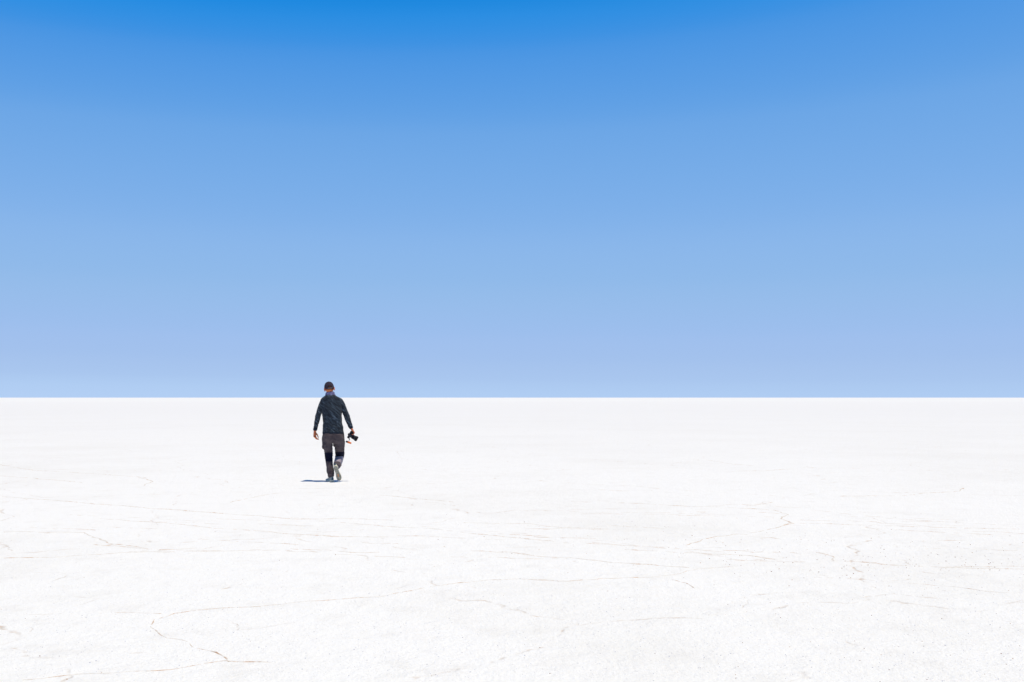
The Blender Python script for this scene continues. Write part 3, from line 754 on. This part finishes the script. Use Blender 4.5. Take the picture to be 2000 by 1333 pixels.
    for k_ in range(5):
        y = .135 + k_ * .019; z = .0985 - k_ * .0082
        for sg in (-1, 1): tube(bm, [(Vector((-.020 * sg, y, z - .004)), .0022, .0022), (Vector((0, y + .006, z + .003)), .0022, .0022), (Vector((.020 * sg, y + .012, z - .008)), .0022, .0022)], ZV, 3, 8)
    bm.transform(FR); link("laces", bm_mesh(bm), s_, m_lace)
    return s_
shoe(FR_L, LEN_L, False); shoe(FR_R, LEN_R, True)

# ------------------------------------------------------------------ the hand-held camera
Rr = Vector((.49, 0, .872)).normalized(); Ff = Vector((.872, 0, -.49)).normalized(); Uu = Rr.cross(Ff).normalized()
CC = P(683.6, 849.2, .060)
CM = Matrix.Translation(CC) @ Matrix((Rr, Ff, Uu)).transposed().to_4x4()       # x grip side, y lens, z camera top (turned away from us)
m_cb, t, b = mat("camera_plastic", (0.003, 0.003, 0.006), .5, .2)
v = coords(t); bump(t, b, noise_tex(t, v, 900, 2), .2, .0006)
m_cr, t, b = mat("camera_rubber", (0.006, 0.006, 0.011), .7, .15)
v = coords(t); bump(t, b, noise_tex(t, v, 1400, 2), .4, .0008)
m_cg, t, b = mat("lens_barrel", (0.012, 0.015, 0.024), .45, .3)
v = coords(t); bump(t, b, noise_tex(t, v, 700, 2), .15, .0006)
m_met, t, b = mat("brushed_metal", (0.55, 0.55, 0.62), .3, .5, 1.0)
v = coords(t); bump(t, b, noise_tex(t, v, 600, 2), .1, .0004)
m_gls, t, b = mat("lens_glass", (0.02, 0.02, 0.05), .05, .8)
v = coords(t); t.links.new(mix(t, rng(t, noise_tex(t, v, 20, 1), .3, .7), (0.02, 0.015, 0.05), (0.01, 0.03, 0.04)), b.inputs['Base Color'])
m_oh, t, b = mat("orange_grip", (0.72, 0.17, 0.03), .6, .3)
v = coords(t); t.links.new(mix(t, rng(t, noise_tex(t, v, 40, 3), .4, .65), (0.76, 0.20, 0.035), (0.55, 0.09, 0.02)), b.inputs['Base Color'])
root = bpy.data.objects.new("photo_camera", None); COL.objects.link(root); root.empty_display_size = .05
BASE = Matrix.Translation(person.location) @ Matrix.Rotation(TH, 4, 'Z')
root.location = (BASE @ CM).to_translation(); root.rotation_euler = (BASE @ CM).to_euler(); root.scale = (1.08, 1.08, 1.08)
tag(root, "black camera with short lens and orange handle below, hanging from the walking person's right hand", "camera")
def cpart(name, bm, m, parent=root, smooth=True): return link(name, bm_mesh(bm), parent, m, smooth)
bm = bmesh.new()
box(bm, Vector((-.004, 0, 0)), .132, .040, .088, None, .009)
box(bm, Vector((-.008, .000, .050)), .046, .052, .034, None, .010)
me = remesh(bm, .0025, 3); body = link("camera_body", me, root, m_cb)
bm = bmesh.new(); tube(bm, [(Vector((.045, .026, z_)), .0185, .0195 + .002 * math.cos(z_ * 60)) for z_ in (-.038, -.02, 0, .02, .036)], XV, 4, 18); cpart("grip", bm, m_cr)
bm = bmesh.new(); box(bm, Vector((-.012, -.0212, -.004)), .076, .003, .052, None, .001); cpart("screen", bm, m_gls, root, False)
bm = bmesh.new(); box(bm, Vector((-.008, -.028, .050)), .030, .010, .022, None, .004); cpart("viewfinder", bm, m_cr)
def cyl_y(bm, prof, cx, cz, n=40):
    """lathe about the lens axis: prof = (y, radius)"""
    rings = [[Vector((cx + r_ * math.cos(2 * math.pi * i / n), y, cz + r_ * math.sin(2 * math.pi * i / n))) for i in range(n)] for y, r_ in prof]
    skin_rings(bm, rings)
LX, LZ = -.010, -.002
bm = bmesh.new(); cyl_y(bm, [(.018, .033), (.024, .034), (.026, .0305), (.045, .0305), (.047, .034), (.082, .0350), (.084, .037), (.098, .0375), (.100, .036), (.108, .037)], LX, LZ)
lens = cpart("lens", bm, m_cg)
bm = bmesh.new(); prof = []
for k_ in range(9): prof += [(.050 + k_ * .0035, .0352), (.0515 + k_ * .0035, .0364), (.0525 + k_ * .0035, .0364), (.0533 + k_ * .0035, .0352)]
cyl_y(bm, prof, LX, LZ); cpart("zoom_ring", bm, m_cr, lens, False)
bm = bmesh.new(); cyl_y(bm, [(.106, .038), (.108, .0445), (.128, .0445), (.140, .0425), (.148, .036), (.148, .033), (.112, .031)], LX, LZ); cpart("lens_hood", bm, m_cb, lens)
bm = bmesh.new(); cyl_y(bm, [(.116, .030), (.118, .0305), (.121, .020), (.122, .004)], LX, LZ); cpart("front_glass", bm, m_gls, lens)
bm = bmesh.new()
ball(bm, Vector((.026, .050, -.018)), .0055, .010, .0055); 
cpart("lens_knob", bm, m_met, lens)
bm = bmesh.new(); kn = [(Vector((-.058 + .006 * math.cos(a_), .0265 + .006 * math.sin(a_), -.020)), .0016, .0016) for a_ in [i * math.pi / 6 for i in range(13)]]
tube(bm, kn, ZV, 2, 8); cpart("strap_ring", bm, m_met)
bm = bmesh.new(); 
for q in ((.046, -.004, .047), (.032, -.006, .047)):
    res = bmesh.ops.create_cone(bm, cap_ends=True, segments=20, radius1=.0085, radius2=.008, depth=.008)
    for vv in res['verts']: vv.co += Vector(q)
cpart("dials", bm, m_cr, body, False)
# mount plate on the base, hanging bar and the two-tone handle
CI = CM.inverted()
bm = bmesh.new(); box(bm, Vector((-.020, .002, -.048)), .046, .036, .010, None, .003); cpart("base_plate", bm, m_cg, root, False)
def CP(px, py, y): return CI @ P(px, py, y)
bm = bmesh.new(); tube(bm, [(CP(682.6, 852.8, .010), .0055, .0055), (CP(682.2, 856, .006), .0050, .0050), (CP(681.9, 859.5, .004), .0040, .0040), (CP(681.5, 863, .004), .0040, .0040)], YV, 3, 12)
ball(bm, CP(682.4, 853.6, .008), .011, .011, .011)
tube(bm, [(Vector((-.060, .006, -.030)), .0045, .0045), (CP(683.6, 858.8, .028), .0035, .0035)], YV, 3, 10)
cpart("hanging_bar", bm, m_cg)
A0, A1 = P(677.3, 861.9, .0), P(685.1, 864.7, .012)
def seg(f0, f1, r_, m, nm, par, bulge=0.0):
    bm = bmesh.new(); kn = []
    for k_ in range(5):
        f_ = f0 + (f1 - f0) * k_ / 4; kn.append((CI @ A0.lerp(A1, f_), r_ + bulge * math.sin(math.pi * k_ / 4), r_ + bulge * math.sin(math.pi * k_ / 4)))
    tube(bm, kn, YV, 3, 20); return cpart(nm, bm, m, par)
hd = seg(.22, .86, .0155, m_oh, "handle", root, .001)
seg(-.04, .24, .0160, m_cb, "handle_end", hd); 
seg(.84, 1.02, .0155, m_oh, "handle_cap", hd)
